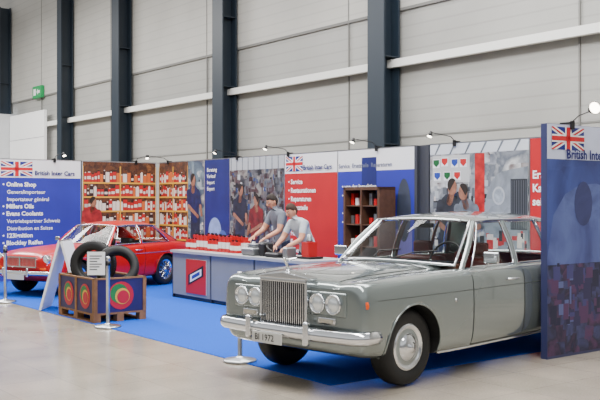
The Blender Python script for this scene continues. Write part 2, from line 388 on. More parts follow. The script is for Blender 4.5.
p.make(g)
g=panel('contact_panel',SP(1.55,4.75),BA,.6)
p=Print(); p.rect(.01,0,.59,H-.01,redp,1); p.make(g)
for i,s in enumerate(['Ersatz','Kauf','seit']): text(s,.05,1.95-i*.18,.15,tw,g,bold=.03)
PLX=Vector((2.566,9.35,0))
pl=group('brand_pylon',PLX,LW)
box('board',(0,0,0.0),(1.6,.08,2.46),M('pylon_edge',(52,56,96),.4),pl,bevel=.004)
p=Print(); p.rect(.0,2.09,1.6,2.455,M('pylon_head',(196,202,226),noise=.1,nscale=1.5),1)
p.rect(0,.03,1.6,2.09,photomat('print_py',[(30,38,96),(58,74,142),(42,52,114),(84,98,160)],.9,6,.05),1)
p.poly([(.0,1.05),(.10,1.5),(.3,1.72),(.55,1.82),(.85,1.84),(1.6,1.7),(1.6,.9),(.0,.9)],photomat('print_pyc',[(48,58,112),(84,98,156),(60,70,128),(38,44,92)],1.3,8,.05),2)
p.disc(.62,1.62,.16,.24,photomat('print_pyd',[(26,30,70),(48,54,104),(34,38,84)],2,3,.05),3)
low=[M('py_a',(24,24,56)),M('py_b',(58,56,108)),M('py_c',(40,36,76)),M('py_d',(76,44,84)),M('py_e',(80,88,136))]
p.rect(0,.03,1.6,.98,photomat('print_ph3',[(18,20,46),(56,60,104),(28,24,52),(80,44,84),(34,44,88)],2.4,2,.25),3)
p.clutter(.02,.3,1.58,1.02,low,110,3.2,.03,.14)
p.flag(.07,2.19,.56,.24); p.make(pl); text('British Inter Cars',.30,2.10,.14,tb,pl,y=-.022,bold=.03)
lensm=M('lamp_lens',(255,246,225),emit=14)
for i,(s,t,rz,off,em) in enumerate([(11.5,4.75,BA,.5,0),(8.7,4.75,BA,.5,0),(7.0,4.75,BA,.5,0),(4.6,4.75,BA,.5,0),(2.9,4.75,BA,.5,0),(12,2.3,LW,.5,0),(12,4.2,LW,.5,0),(0,3.55,LW,.25,1)]):
    loc=SP(s,t,2.5)
    if em: loc=PLX+V*.40+Vector((0,0,2.46))
    g=group('arm_spotlight' if i==0 else 'arm_spotlight.%03d'%i, loc, rz)
    boxes('clamp',[((-.025,-.035,-.05),(.025,-.012,.04),0),((-.025,-.035,.012),(.025,.12 if em else .08,.03),0)],(black,),g)
    tube('arm',[(0,-.02,.03),(0,-.1,.09),(0,-off,.13)],.006,black,g)
    k=1.7 if em else 1.0
    lathe('head',[(0.001,.0),(.02*k,.0),(.025*k,.03),(.04*k,.08),(.036*k,.08),(0.001,.075)],(black,lensm),[0,0,0,0,1],g,loc=(0,-off,.14),rot=(radians(80 if em else 150),0,radians(-25) if em else 0),n=16)

# ------------------------------------------------------------ CAR BUILDER
def raypt(bvh,x,y,z,d):
    h=bvh.ray_cast(Vector((x,y,z)),Vector(d)); return h[0]
def loft(name,stations,parent,mats):
    v=[];f=[]; N=len(stations[0][1])
    ring=2*N-2
    for (t,pts) in stations:
        full=[(-t,y,z) for (y,z) in pts]+[(-t,-y,z) for (y,z) in reversed(pts[1:-1])]
        v+=full
    for j in range(len(stations)-1):
        for i in range(ring):
            a=j*ring+i;b=j*ring+(i+1)%ring
            f.append((a,b,b+ring,a+ring))
    def cap(base,flip):
        for i in range(N-1):
            a=base+i; b=base+i+1
            if i==0: q=[a,b,base+ring-1]
            elif i==N-2: q=[a,b,base+(ring-i)]
            else: q=[a,b,base+ring-i-1,base+ring-i]
            f.append(tuple(q if flip else q[::-1]))
    cap(0,False); cap((len(stations)-1)*ring,True)
    o=pydata(name,v,f,parent,mats,True)
    bm=bmesh.new(); bm.from_mesh(o.data); bmesh.ops.recalc_face_normals(bm,faces=bm.faces); bm.to_mesh(o.data); bm.free()
    return o
def surf(name,rows,parent,mats,thick=0.0,sub=0):
    n=len(rows[0]); v=[p for r in rows for p in r]; f=[]
    for j in range(len(rows)-1):
        for i in range(n-1):
            a=j*n+i; f.append((a,a+1,a+1+n,a+n))
    o=pydata(name,v,f,parent,mats,True)
    if thick:
        s=o.modifiers.new('s','SOLIDIFY'); s.thickness=thick; s.offset=0
    if sub:
        s=o.modifiers.new('ss','SUBSURF'); s.levels=sub; s.render_levels=sub
    return o
def lerp(a,b,k): return a+(b-a)*k
def interp(tab,t):
    if t<=tab[0][0]: return tab[0][1]
    for (a,va),(b,vb) in zip(tab,tab[1:]):
        if t<=b: return lerp(va,vb,(t-a)/(b-a))
    return tab[-1][1]

glass=glassmat('car_glass',(.80,.84,.82),.25)
def car_common(g,P,paint,leather):
    body=loft('body',P['stations'],g,(paint,darkgap,leather))
    ss=body.modifiers.new('ss','SUBSURF'); ss.levels=2; ss.render_levels=2
    bake(body)
    cutters=[]
    for t in P['axles']:
        for sgn in (1,-1):
            R=P['arch']; n=48
            zc=P['R']
            y0=P['archin']*sgn; y1=1.2*sgn
            v=[];f=[]
            for y in (y0,y1):
                for i in range(n):
                    a=2*pi*i/n; v.append((-t+R*cos(a),y,zc+R*sin(a)))
            for i in range(n): f.append((i,(i+1)%n,n+(i+1)%n,n+i))
            f.append(tuple(range(n))[::-1]); f.append(tuple(range(n,2*n)))
            c=pydata('cut',v,f,g,(paint,darkgap),fm=[1]*(n+2))
            bm=bmesh.new(); bm.from_mesh(c.data); bmesh.ops.recalc_face_normals(bm,faces=bm.faces); bm.to_mesh(c.data); bm.free()
            cutters.append(c)
    (ta,tb_,yy,z0,z1)=P['cabin']
    c=box('cut',(-tb_,-yy,z0),(-ta,yy,z1),paint,g); c.data.materials.append(darkgap); c.data.materials.append(leather)
    for pp in c.data.polygons: pp.material_index=2
    cutters.append(c)
    bpy.context.view_layer.update()
    full=BVHTree.FromPolygons([vv.co.copy() for vv in body.data.vertices],[tuple(pp.vertices) for pp in body.data.polygons])
    for c in cutters:
        m=body.modifiers.new('bo','BOOLEAN'); m.object=c; m.operation='DIFFERENCE'; m.solver='EXACT'
    bake(body)
    for c in cutters: bpy.data.objects.remove(c)
    return body,full
def drape(name,bvh,pts,side,r,mat,g,off=0.0,n=14):
    out=[]
    for (a,b) in zip(pts,pts[1:]):
        for k in range(n):
            q=k/n; t=lerp(a[0],b[0],q); z=lerp(a[1],b[1],q)
            h=raypt(bvh,-t,2*side,z,(0,-side,0))
            if h: out.append((h.x,h.y+off*side,h.z))
    h=raypt(bvh,-pts[-1][0],2*side,pts[-1][1],(0,-side,0))
    if h: out.append((h.x,h.y+off*side,h.z))
    if len(out)>1: tube(name,out,r,mat,g,res=2)
def drape_top(name,bvh,pts,r,mat,g,n=14):
    out=[]
    for (a,b) in zip(pts,pts[1:]):
        for k in range(n+1):
            q=k/n; h=raypt(bvh,-lerp(a[0],b[0],q),lerp(a[1],b[1],q),3,(0,0,-1))
            if h: out.append(tuple(h))
    if len(out)>1: tube(name,out,r,mat,g,res=2)

def greenhouse(g,G,paint):
    rows=[]
    for (t,ye,ze,zc) in G['roof']:
        rows.append([(-t, ye*s, ze+(zc-ze)*(1-abs(s)**2.6)) for s in [-1,-.93,-.8,-.6,-.3,0,.3,.6,.8,.93,1]])
    surf('roof',rows,g,(paint,),.022,2)
    def screen(nm,b,t,inset=.0):
        (tbc,tbe,yb,zbc,zbe)=b; (ttc,tte,yt,ztc,zte)=t; rows=[]
        for j in range(7):
            k=j/6; row=[]
            for i in range(13):
                s=-1+2*i/12
                B=Vector((-lerp(tbc,tbe,s*s),yb*s,lerp(zbc,zbe,s*s))); Tt=Vector((-lerp(ttc,tte,s*s),yt*s,lerp(ztc,zte,s*s)))
                row.append(tuple(B.lerp(Tt,k)))
            rows.append(row)
        surf(nm,rows,g,(glass,))
        ringp=[p for p in rows[0]]+[r[-1] for r in rows[1:]]+[p for p in reversed(rows[-1][:-1])]+[r[0] for r in reversed(rows[1:-1])]
        tube(nm+'_seal',ringp,G.get('seal',.014),chrome,g,cyclic=True)
        return rows
    ws=screen('windscreen',G['ws_b'],G['ws_t'])
    rs=screen('rear_screen',G['rs_b'],G['rs_t'])
    for sgn,sd in ((1,'left'),(-1,'right')):
        B=lambda t: Vector((-t,sgn*interp(G['belt_y'],t),interp(G['belt_z'],t)))
        Tp=lambda t: Vector((-t,sgn*interp(G['top_y'],t),interp(G['top_z'],t)))
        for k,(b0,b1,t0,t1) in enumerate(G['side']):
            rows=[]
            for j in range(6):
                q=j/5; row=[]
                for i in range(9):
                    u=i/8; a=B(lerp(b0,b1,u)); c=Tp(lerp(t0,t1,u)); pnt=a.lerp(c,q); pnt.y+=sgn*.02*sin(pi*q)
                    row.append(tuple(pnt))
                rows.append(row)
            surf('side_glass_%s_%d'%(sd,k+1),rows,g,(glass,))
            rp=list(rows[0])+[r[-1] for r in rows[1:]]+list(reversed(rows[-1][:-1]))+[r[0] for r in reversed(rows[1:-1])]
            tube('window_trim_%s_%d'%(sd,k+1),rp,.011,chrome,g,cyclic=True)
        for nm,b,t,r in G['pillars']:
            a=B(b);c=Tp(t); mid=a.lerp(c,.5); mid.y+=sgn*.02
            tube('pillar_%s_%s'%(nm,sd),[tuple(a-Vector((0,0,.03))),tuple(mid),tuple(c)],r,paint,g)
        (cb,ct)=G['c']
        rows=[]
        e0b=B(cb);e0t=Tp(ct)
        rb=Vector(rs[0][-1] if sgn>0 else rs[0][0]); rt=Vector(rs[-1][-1] if sgn>0 else rs[-1][0])
        for j in range(7):
            q=j/6; row=[]
            for i in range(7):
                u=i/6
                a=e0b.lerp(rb,u); c=e0t.lerp(rt,u)
                bul=sin(pi*u)*G.get('cb',.05)
                a.y+=sgn*bul; c.y+=sgn*bul*.6
                a.z-=.04
                row.append(tuple(a.lerp(c,q)))
            rows.append(row)
        surf('pillar_c_%s'%sd,rows,g,(paint,),.02)
        tube('gutter_%s'%sd,[tuple(Tp(t)+Vector((0,sgn*.012,.018))) for t in G['gutter']],.010,chrome,g)

def wheel(g,name,t,y,sgn,R,wd,cap,seg):
    prof=[(r,h*sgn) for r,h in cap]
    return lathe(name,prof,seg[0],seg[1],g,axis='Y',n=48,loc=(-t,y*sgn,R))
def seat(g,name,t,y,wd,mat,z=.42,hb=.62):
    o=boxes(name,[((-t-.02,y-wd/2,z),(-t+.5,y+wd/2,z+.16),0),((-t-.16,y-wd/2,z+.05),(-t+.0,y+wd/2,z+hb),0)],(mat,),g)
    b=o.modifiers.new('b','BEVEL'); b.width=.05; b.segments=4
    for p_ in o.data.polygons: p_.use_smooth=True
def headlamp(g,name,x,y,z,r,parentmats=None):
    lens=M('headlamp_glass',(225,230,232),.12,metal=.55)
    lathe(name,[(r*1.16,-.05),(r*1.16,.01),(r*1.10,.025),(r*1.0,.015),(r*.97,.0),(r*.7,.018),(r*.35,.026),(0.001,.028)],(chrome,lens),[0,0,0,0,1,1,1],g,axis='X',n=28,loc=(x,y,z))

# ---------------- grey saloon
paintG=M('silver_grey_paint',(130,139,138),.18,metal=.6,coat=1.0)
leather=M('red_leather',(104,24,22),.5)
def rolls_station(t,W,zb,zt,zc,bw=.70):
    return (t,[(0,zb),(bw,zb),(W-.06,zb+.015),(W-.015,zb+.12),(W,.52),(W,.70),(W-.004,zt-.15),(W-.018,zt-.06),(W-.052,zt-.012),(W-.11,zt+.004),(W-.20,zt+.003),(.58*W/.9,zt-.012),(.53*W/.9,lerp(zt,zc,.45)),(.30,lerp(zt,zc,.92)),(0,zc)])
st=[rolls_station(-.815,.81,.40,.88,.89,bw=.62),
    rolls_station(-.805,.85,.36,.912,.918,bw=.64),
    rolls_station(-.77,.878,.33,.94,.94),
    rolls_station(-.68,.893,.30,.956,.965),
    rolls_station(-.40,.90,.26,.970,1.0),
    rolls_station(0,.905,.24,.98,1.025),
    rolls_station(.40,.905,.22,.988,1.045),
    rolls_station(.62,.905,.21,.99,1.05),
    rolls_station(.80,.905,.21,.992,1.03),
    rolls_station(1.2,.905,.21,.995,.995),
    rolls_station(1.9,.905,.21,.995,.995),
    rolls_station(2.6,.90,.22,.995,1.0),
    rolls_station(3.05,.895,.25,.985,1.02),
    rolls_station(3.40,.885,.27,.965,1.01),
    rolls_station(3.85,.865,.31,.93,.97),
    rolls_station(4.10,.835,.36,.89,.92),
    rolls_station(4.20,.80,.42,.84,.86),
    rolls_station(4.22,.74,.50,.78,.80)]
car=group('luxury_saloon_car',(.456,8.649,0.0065),atan2(-.719,-.695))
bpy.context.view_layer.update()
TF=-.11; TR=3.035
PR=dict(stations=st,axles=(TF,TR),arch=.385,R=.345,archin=.48,cabin=(.86,2.95,.74,.42,1.3))
body,bvh=car_common(car,PR,paintG,leather)
G=dict(
 roof=[(1.20,.56,1.435,1.458),(1.24,.585,1.435,1.475),(1.38,.605,1.438,1.497),(1.7,.62,1.44,1.515),(2.1,.62,1.44,1.52),(2.5,.61,1.435,1.51),(2.78,.595,1.42,1.485),(2.90,.575,1.40,1.455),(2.93,.55,1.39,1.435)],
 ws_b=(.52,.74,.72,1.055,1.02), ws_t=(1.16,1.24,.565,1.455,1.435),
 rs_b=(3.42,3.24,.66,1.02,1.005), rs_t=(2.96,2.92,.53,1.43,1.395),
 belt_y=[(.7,.78),(1.2,.80),(2.6,.79),(3.3,.74)], belt_z=[(.7,1.0),(3.3,1.0)],
 top_y=[(1.1,.60),(1.3,.625),(2.5,.625),(2.9,.60)], top_z=[(1.15,1.415),(1.3,1.43),(2.5,1.43),(2.8,1.41)],
 side=[(.92,1.70,1.27,1.70),(1.78,2.42,1.78,2.38),(2.46,2.72,2.42,2.58)],
 pillars=[('a',.76,1.22,.028),('b',1.74,1.74,.030),('c1',2.44,2.40,.012)],
 c=(2.72,2.60), cb=.045, gutter=[1.22,1.5,2.0,2.4,2.7,2.88])
greenhouse(car,G,paintG)
for s,sd in ((1,'l'),(-1,'r')):
    drape('door_gap_front_'+sd,bvh,[(.80,.985),(.80,.27)],s,.005,darkgap,car)
    drape('door_gap_mid_'+sd,bvh,[(1.74,.985),(1.74,.27)],s,.005,darkgap,car)
    drape('door_gap_rear_'+sd,bvh,[(2.70,.985),(2.72,.80),(2.62,.62),(2.58,.27)],s,.005,darkgap,car)
    drape('door_gap_sill_'+sd,bvh,[(.80,.27),(2.56,.27)],s,.005,darkgap,car)
    drape('sill_trim_'+sd,bvh,[(.32,.245),(2.62,.245)],s,.013,chrome,car)
    drape('coachline_a_'+sd,bvh,[(-.62,.80),(4.0,.80)],s,.003,M('coachline',(50,56,54),.4),car,n=50)
    drape('belt_trim_'+sd,bvh,[(.78,.967),(2.9,.967)],s,.006,chrome,car,n=40)
    for k,t in enumerate((1.50,2.44)):
        h=raypt(bvh,-t,2*s,.86,(0,-s,0)); 
        tube('door_handle_%s%d'%(sd,k),[(-t+.07,h.y,.86),(-t+.06,h.y+s*.03,.862),(-t-.08,h.y+s*.03,.862),(-t-.09,h.y,.86)],.011,chrome,car)
    for k,t in enumerate((TF,TR)):
        pts=[]
        for i in range(25):
            a=radians(-8)+radians(196)*i/24
            x=t-.39*cos(a); z=.345+.39*sin(a)
            h=raypt(bvh,-x,2*s,z,(0,-s,0))
            if h: pts.append((h.x,h.y-.004*s,h.z))
        tube('arch_lip_%s%d'%(sd,k),pts,.010,paintG,car)
    h=raypt(bvh,-.50,2*s,.72,(0,-s,0))
    lathe('badge_'+sd,[(0.001,.0),(.02,.0),(.018,.008*s),(0.001,.010*s)],(chrome,),None,car,axis='Y',n=14,loc=(-.50,h.y,.72))
    h=raypt(bvh,.705,2*s,.80,(0,-s,0))
    o=lathe('indicator_'+sd,[(0.001,-.03),(.04,-.02),(.048,0),(.04,.03),(.001,.035)],(M('amber_lens',(225,80,6),.2,emit=.15),),None,car,axis='X',n=16,loc=(.745,h.y-s*.035,.765))
    o.scale=(.7,.8,1.1)
drape_top('bonnet_gap_l',bvh,[(-.70,.53),(.50,.55)],.005,darkgap,car)
drape_top('bonnet_gap_r',bvh,[(-.70,-.53),(.50,-.55)],.005,darkgap,car)
drape_top('bonnet_gap_b',bvh,[(.46,.55),(.42,0),(.46,-.55)],.006,darkgap,car)
drape_top('bonnet_ridge',bvh,[(-.74,0),(.42,0)],.004,chrome,car)
for s in (1,-1):
    box('lamp_panel_%s'%('l' if s>0 else 'r'),(.78,min(s*.29,s*.70),.655),(.832,max(s*.29,s*.70),.865),paintG,car,bevel=.02)
    for k,y in enumerate((.39,.575)): headlamp(car,'headlamp_%s%d'%('l' if s>0 else 'r',k+1),.838,s*y,.762,.075)
    box('foglamp_base_%s'%('l' if s>0 else 'r'),(.79,min(s*.38,s*.58),.585),(.83,max(s*.38,s*.58),.645),chrome,car,bevel=.012)
    box('sidelamp_%s'%('l' if s>0 else 'r'),(.82,min(s*.40,s*.56),.597),(.838,max(s*.40,s*.56),.633),M('lamp_clear',(205,195,175),.2),car,bevel=.008)
gw=.295; zt=.955; zb=.44; gx=.88
fr_=[((gx-.12,-gw,zb),(gx,-gw+.022,zt),0),((gx-.12,gw-.022,zb),(gx,gw,zt),0),((gx-.12,-gw,zb),(gx,gw,zb+.03),0),((gx-.12,-gw,zt-.03),(gx,gw,zt),0)]
o=boxes('grille_shell',fr_,(chrome,),car); b=o.modifiers.new('b','BEVEL'); b.width=.005; b.segments=2
v=[(gx+.003,-gw-.01,zt),(gx+.003,gw+.01,zt),(gx+.003,gw+.01,zt+.022),(gx+.003,0,zt+.060),(gx+.003,-gw-.01,zt+.022)]
v+=[(a-.14,b_,c) for a,b_,c in v]
o=pydata('grille_pediment',v,[(0,1,2,3,4),(9,8,7,6,5),(0,5,6,1),(1,6,7,2),(2,7,8,3),(3,8,9,4),(4,9,5,0)],car,(chrome,))
b=o.modifiers.new('b','BEVEL'); b.width=.006; b.segments=2
box('grille_dark',(gx-.11,-gw+.01,zb),(gx-.06,gw-.01,zt),M('grille_shadow',(12,13,14),.6),car)
lst=[]
for i in range(22):
    y=-gw+.032+(2*gw-.064)*i/21
    lst.append(((gx-.06,y-.0050,zb+.02),(gx-.012,y+.0050,zt-.02),0))
boxes('grille_vanes',lst,(chrome,),car)
def skinmesh(name,verts,edges,radii,parent,mats,sub=2,root=0,smooth=0):
    me=bpy.data.meshes.new(name); me.from_pydata([tuple(v) for v in verts],edges,[])
    o=addobj(name,me,parent,mats)
    sk=o.modifiers.new('Skin','SKIN'); sk.use_smooth_shade=True
    for i,sv in enumerate(me.skin_vertices[0].data):
        r=radii[i]; sv.radius=(r,r) if not isinstance(r,tuple) else r
        sv.use_root=(i==root)
    s=o.modifiers.new('ss','SUBSURF'); s.levels=sub; s.render_levels=sub
    if smooth:
        m=o.modifiers.new('sm','SMOOTH'); m.factor=.5; m.iterations=smooth
    return bake(o)
mx,mz=gx-.07,zt+.05
lathe('mascot_base',[(.028,0),(.028,.012),(.014,.02),(.010,.040),(0.001,.041)],(chrome,),None,car,n=16,loc=(mx,0,mz))
skinmesh('mascot_figure',[(mx,0,mz+.03),(mx+.014,0,mz+.075),(mx+.040,0,mz+.11),(mx+.055,0,mz+.135),(mx-.025,.035,mz+.12),(mx-.06,.06,mz+.13),(mx-.025,-.035,mz+.12),(mx-.06,-.06,mz+.13)],
    [(0,1),(1,2),(2,3),(2,4),(4,5),(2,6),(6,7)],[.018,.014,.012,.012,.013,.007,.013,.007],car,(chrome,),1)
def bumper(parent,nm,zc,sgnx,cut,hh=.055):
    path=[(x_,y_) for y_,x_ in cut]
    full=path+[(x_,-y_) for x_,y_ in reversed(path)]
    prof=[(-.02,-hh),(.012,-hh*.8),(.03,-hh*.35),(.034,0),(.03,hh*.35),(.012,hh*.8),(-.02,hh)]
    rows=[]
    for i,(x_,y_) in enumerate(full):
        a=full[max(0,i-1)]; b2=full[min(len(full)-1,i+1)]
        tx,ty=b2[0]-a[0],b2[1]-a[1]; L=math.hypot(tx,ty); nx,ny=(-ty/L,tx/L)
        if nx*sgnx<0 and abs(nx)>.05 : nx,ny=-nx,-ny
        if abs(nx)<=.05 and ny*y_<0: nx,ny=-nx,-ny
        rows.append([(x_+nx*d,y_+ny*d,zc+h) for d,h in prof])
    return surf(nm,rows,parent,(chrome,),.006)
def bumper_path(xf,yw,xr,rc=.16,n=8,bow=.05):
    pts=[(yw,xr),(yw,(xr+xf-rc-bow)/2)]
    for i in range(n+1):
        a=pi/2*i/n; pts.append((yw-rc+rc*cos(a),xf-bow-rc+rc*sin(a)) )
    for k in (.75,.5,.25): pts.append(((yw-rc)*k, xf-bow*(k)**2))
    return pts
bumper(car,'front_bumper',.495,1,bumper_path(.93,.895,.62),.06)
bumper(car,'rear_bumper',.52,-1,[(y_,-3.36-x_) for y_,x_ in bumper_path(.90,.88,.55)],.06)
for s in (1,-1):
    box('overrider_%d'%(s+2),(.92,s*.36-.03,.40),(.985,s*.36+.03,.61),chrome,car,bevel=.025)
    box('bumper_bracket_%d'%(s+2),(.70,s*.36-.03,.46),(.93,s*.36+.03,.52),darkgap,car)
box('valance',(.72,-.72,.34),(.80,.72,.46),paintG,car,bevel=.03)
box('number_plate',(.965,-.30,.375),(.975,.08,.475),M('plate_white',(206,206,202),.4),car,bevel=.004)
cu=text('BI 1972',0,0,.08,black,car); cu.rotation_euler=(pi/2,0,pi/2); cu.location=(.977,-.26,.40)
tyrecap=[(.20,-.10),(.29,-.105),(.325,-.092),(.342,-.06),(.345,-.03),(.345,.03),(.342,.06),(.325,.092),(.29,.104),(.225,.098),(.208,.085),(.202,.096),(.188,.098),(.172,.080),(.164,.078),(.122,.084),(.116,.090),(.105,.108),(.07,.116),(.045,.122),(.03,.14),(.001,.144)]
sg=((rubber,chrome,M('hubcap_grey',(150,156,154),.3,metal=.4)),[0]*10+[1,1,1,1,2,1,1,1,1,1,1])
for nm,t,s in (('wheel_fl',TF,1),('wheel_fr',TF,-1),('wheel_rl',TR,1),('wheel_rr',TR,-1)):
    wheel(car,nm,t,.725,s,.345,.2,tyrecap,sg)
tube('axle_front',[(-TF,-.7,.345),(-TF,.7,.345)],.04,darkgap,car); tube('axle_rear',[(-TR,-.7,.345),(-TR,.7,.345)],.04,darkgap,car)
seat(car,'front_seat_l',1.62,.36,.56,leather); seat(car,'front_seat_r',1.62,-.36,.56,leather)
seat(car,'rear_seat',2.72,0,1.3,leather)
walnut=M('walnut',(84,44,22),.3,coat=.5,noise=.3,nscale=14)
box('dashboard',(-.98,-.70,.86),(-.80,.70,1.03),walnut,car,bevel=.02)
box('dash_top',(-.98,-.66,1.02),(-.70,.66,1.045),black,car,bevel=.01)
ring=[(-1.12-.06*sin(a),.36+.20*cos(a),1.03+.19*sin(a)) for a in [2*pi*i/32 for i in range(32)]]
tube('steering_wheel',ring,.011,M('steering_black',(20,18,18),.3),car,cyclic=True)
tube('steering_spokes',[(-1.12,.17,1.03),(-1.10,.36,1.0),(-1.12,.55,1.03)],.008,chrome,car)
tube('steering_column',[(-.92,.36,.95),(-1.10,.36,1.01)],.02,black,car)
for s in (1,-1):
    box('headrest_%d'%(s+2),(-1.75,.36*s-.12,1.06),(-1.67,.36*s+.12,1.20),leather,car,bevel=.03)
    tube('mirror_stalk_%d'%(s+2),[(-1.02,s*.87,.98),(-1.0,s*.93,1.03),(-1.0,s*.95,1.07)],.008,chrome,car)
    box('mirror_%d'%(s+2),(-1.02,s*.97-.085,1.04),(-.98,s*.97+.085,1.15),chrome,car,bevel=.018)
    tube('wiper_%d'%(s+2),[(-.52,s*.12,1.07),(-.63,s*.22+.1,1.14),(-.68,s*.22+.34,1.16)],.006,black,car)
box('inner_mirror',(-1.28,-.10,1.36),(-1.25,.10,1.41),black,car,bevel=.01)

# ---------------- red coupe
red=M('red_paint',(184,3,7),.28,coat=.25,spec=.35)
blackL=M('black_leather',(24,22,22),.5)
def mg_station(t,W,zb,zt,zc):
    return (t,[(0,zb),(.55*W/.76,zb),(W-.06,zb+.01),(W-.02,zb+.10),(W,.45),(W,.56),(W-.012,zt-.14),(W-.035,zt-.05),(W-.085,zt-.006),(W-.15,zt+.002),(.48*W/.76,zt-.012),(.40*W/.76,lerp(zt,zc,.5)),(.22,lerp(zt,zc,.92)),(0,zc)])
st2=[mg_station(-.66,.56,.40,.62,.66),mg_station(-.64,.64,.34,.67,.70),mg_station(-.56,.70,.27,.72,.75),mg_station(-.40,.74,.24,.755,.79),mg_station(0,.76,.20,.79,.835),
     mg_station(.4,.76,.18,.81,.86),mg_station(.68,.76,.17,.82,.865),mg_station(.9,.76,.17,.825,.83),mg_station(1.5,.76,.17,.83,.83),mg_station(2.1,.76,.19,.84,.84),
     mg_station(2.6,.75,.22,.84,.85),mg_station(2.95,.735,.26,.82,.84),mg_station(3.14,.70,.30,.78,.79),mg_station(3.20,.64,.36,.72,.74),mg_station(3.22,.56,.42,.66,.68)]
rd=(-.53,-.848)
lx,ly=(.848,-.53)
rear=Vector((-2.63,17.60)); fa=rear+Vector(rd)*2.31
cen=fa-Vector((lx,ly))*.70
coupe=group('red_coupe_car',(cen.x,cen.y,.0065),atan2(rd[1],rd[0]))
bpy.context.view_layer.update()
PM=dict(stations=st2,axles=(0,2.31),arch=.325,R=.30,archin=.45,cabin=(.85,2.5,.60,.35,1.1))
body2,bv2=car_common(coupe,PM,red,blackL)
G2=dict(seal=.012,
 roof=[(1.12,.47,1.165,1.185),(1.16,.49,1.168,1.205),(1.35,.51,1.175,1.235),(1.7,.52,1.175,1.25),(2.0,.515,1.165,1.24),(2.2,.50,1.14,1.215),(2.28,.48,1.125,1.19)],
 ws_b=(.60,.78,.63,.87,.84), ws_t=(1.09,1.14,.475,1.19,1.17),
 rs_b=(2.98,2.86,.52,.86,.85), rs_t=(2.30,2.28,.45,1.19,1.13),
 belt_y=[(.7,.67),(1.2,.68),(2.6,.66)], belt_z=[(.7,.835),(2.6,.845)],
 top_y=[(1.1,.49),(1.3,.53),(2.0,.535),(2.3,.50)], top_z=[(1.1,1.15),(1.3,1.165),(2.0,1.16),(2.3,1.12)],
 side=[(.95,1.62,1.18,1.62),(1.68,2.45,1.68,2.15)],
 pillars=[('a',.78,1.13,.020),('b',1.65,1.65,.016)],
 c=(2.45,2.15), cb=.03, gutter=[1.14,1.4,1.8,2.1,2.25])
greenhouse(coupe,G2,red)
for s,sd in ((1,'l'),(-1,'r')):
    drape('door_gap_f_'+sd,bv2,[(.72,.80),(.74,.25)],s,.004,darkgap,coupe)
    drape('door_gap_r_'+sd,bv2,[(1.68,.81),(1.66,.25)],s,.004,darkgap,coupe)
    drape('side_trim_'+sd,bv2,[(-.45,.64),(3.0,.66)],s,.008,chrome,coupe,n=40)
    h=raypt(bv2,-1.5,2*s,.72,(0,-s,0)); tube('door_handle_'+sd,[(-1.42,h.y,.72),(-1.45,h.y+.03*s,.72),(-1.57,h.y+.03*s,.72),(-1.6,h.y,.72)],.009,chrome,coupe)
    headlamp(coupe,'headlamp_'+sd,.615,s*.56,.625,.082)
    box('sidelamp_'+sd,(.62,s*.53-.07,.46),(.655,s*.53+.07,.51),M('amber_lens'),coupe,bevel=.01)
    tube('mirror_stalk_'+sd,[(-.9,s*.70,.82),(-.9,s*.76,.90)],.007,chrome,coupe); box('mirror_'+sd,(-.92,s*.78-.06,.88),(-.89,s*.78+.06,.96),chrome,coupe,bevel=.015)
    for k,t in enumerate((0,2.31)):
        pts=[]
        for i in range(21):
            a=radians(-5)+radians(190)*i/20
            h=raypt(bv2,-(t-.33*cos(a)),2*s,.30+.33*sin(a),(0,-s,0))
            if h: pts.append(tuple(h))
        tube('arch_lip_%s%d'%(sd,k),pts,.008,red,coupe)
boxes('grille_surround',[((.60,-.40,.66),(.675,.40,.685),0),((.60,-.40,.50),(.675,.40,.52),0),((.60,-.40,.50),(.675,-.38,.685),0),((.60,.38,.50),(.675,.40,.685),0),((.60,-.02,.50),(.685,.02,.69),0)],(chrome,),coupe)
box('grille_dark',(.60,-.39,.51),(.645,.39,.68),darkgap,coupe)
boxes('grille_vanes',[((.645,-.37+i*.032,.515),(.66,-.362+i*.032,.67),0) for i in range(24)],(chrome,),coupe)
bumper(coupe,'front_bumper',.41,1,bumper_path(.76,.74,.42,rc=.14,bow=.07),.04)
bumper(coupe,'rear_bumper',.45,-1,[(y_,-2.56-x_) for y_,x_ in bumper_path(.74,.73,.40,rc=.14,bow=.07)],.04)
for s in (1,-1): box('overrider_%d'%(s+2),(.75,s*.30-.022,.35),(.80,s*.30+.022,.50),chrome,coupe,bevel=.018)
box('number_plate',(.78,-.22,.30),(.79,.22,.39),MATS['plate_white'],coupe)
cap2=[(.17,-.08),(.25,-.085),(.285,-.07),(.30,-.04),(.30,.04),(.285,.07),(.25,.082),(.205,.075),(.195,.065),(.18,.07),(.16,.03),(.05,.06),(.04,.085),(.001,.09)]
for nm,t,s in (('wheel_fl',0,1),('wheel_fr',0,-1),('wheel_rl',2.31,1),('wheel_rr',2.31,-1)):
    wheel(coupe,nm,t,.64,s,.30,.16,cap2,((rubber,chrome,darkgap),[0]*8+[1,1,2,1,1]))
    sp=[]
    for i in range(24):
        a=2*pi*i/24; a2=a+.35*(1 if i%2 else -1)
        sp.append(((-t+.05*cos(a),(.64+.07)*s,.30+.05*sin(a)),(-t+.175*cos(a2),(.64+.055)*s,.30+.175*sin(a2))))
    cu=bpy.data.curves.new('spokes','CURVE'); cu.dimensions='3D'; cu.bevel_depth=.0045
    for a,b_ in sp:
        q=cu.splines.new('POLY'); q.points.add(1); q.points[0].co=(*a,1); q.points[1].co=(*b_,1)
    cu.materials.append(chrome); oo=bpy.data.objects.new('spokes_'+nm,cu); COL.objects.link(oo); oo.parent=coupe
seat(coupe,'seat_l',1.5,.30,.45,blackL,.33,.60); seat(coupe,'seat_r',1.5,-.30,.45,blackL,.33,.60)
box('dashboard',(-.98,-.58,.72),(-.82,.58,.86),black,coupe,bevel=.02)
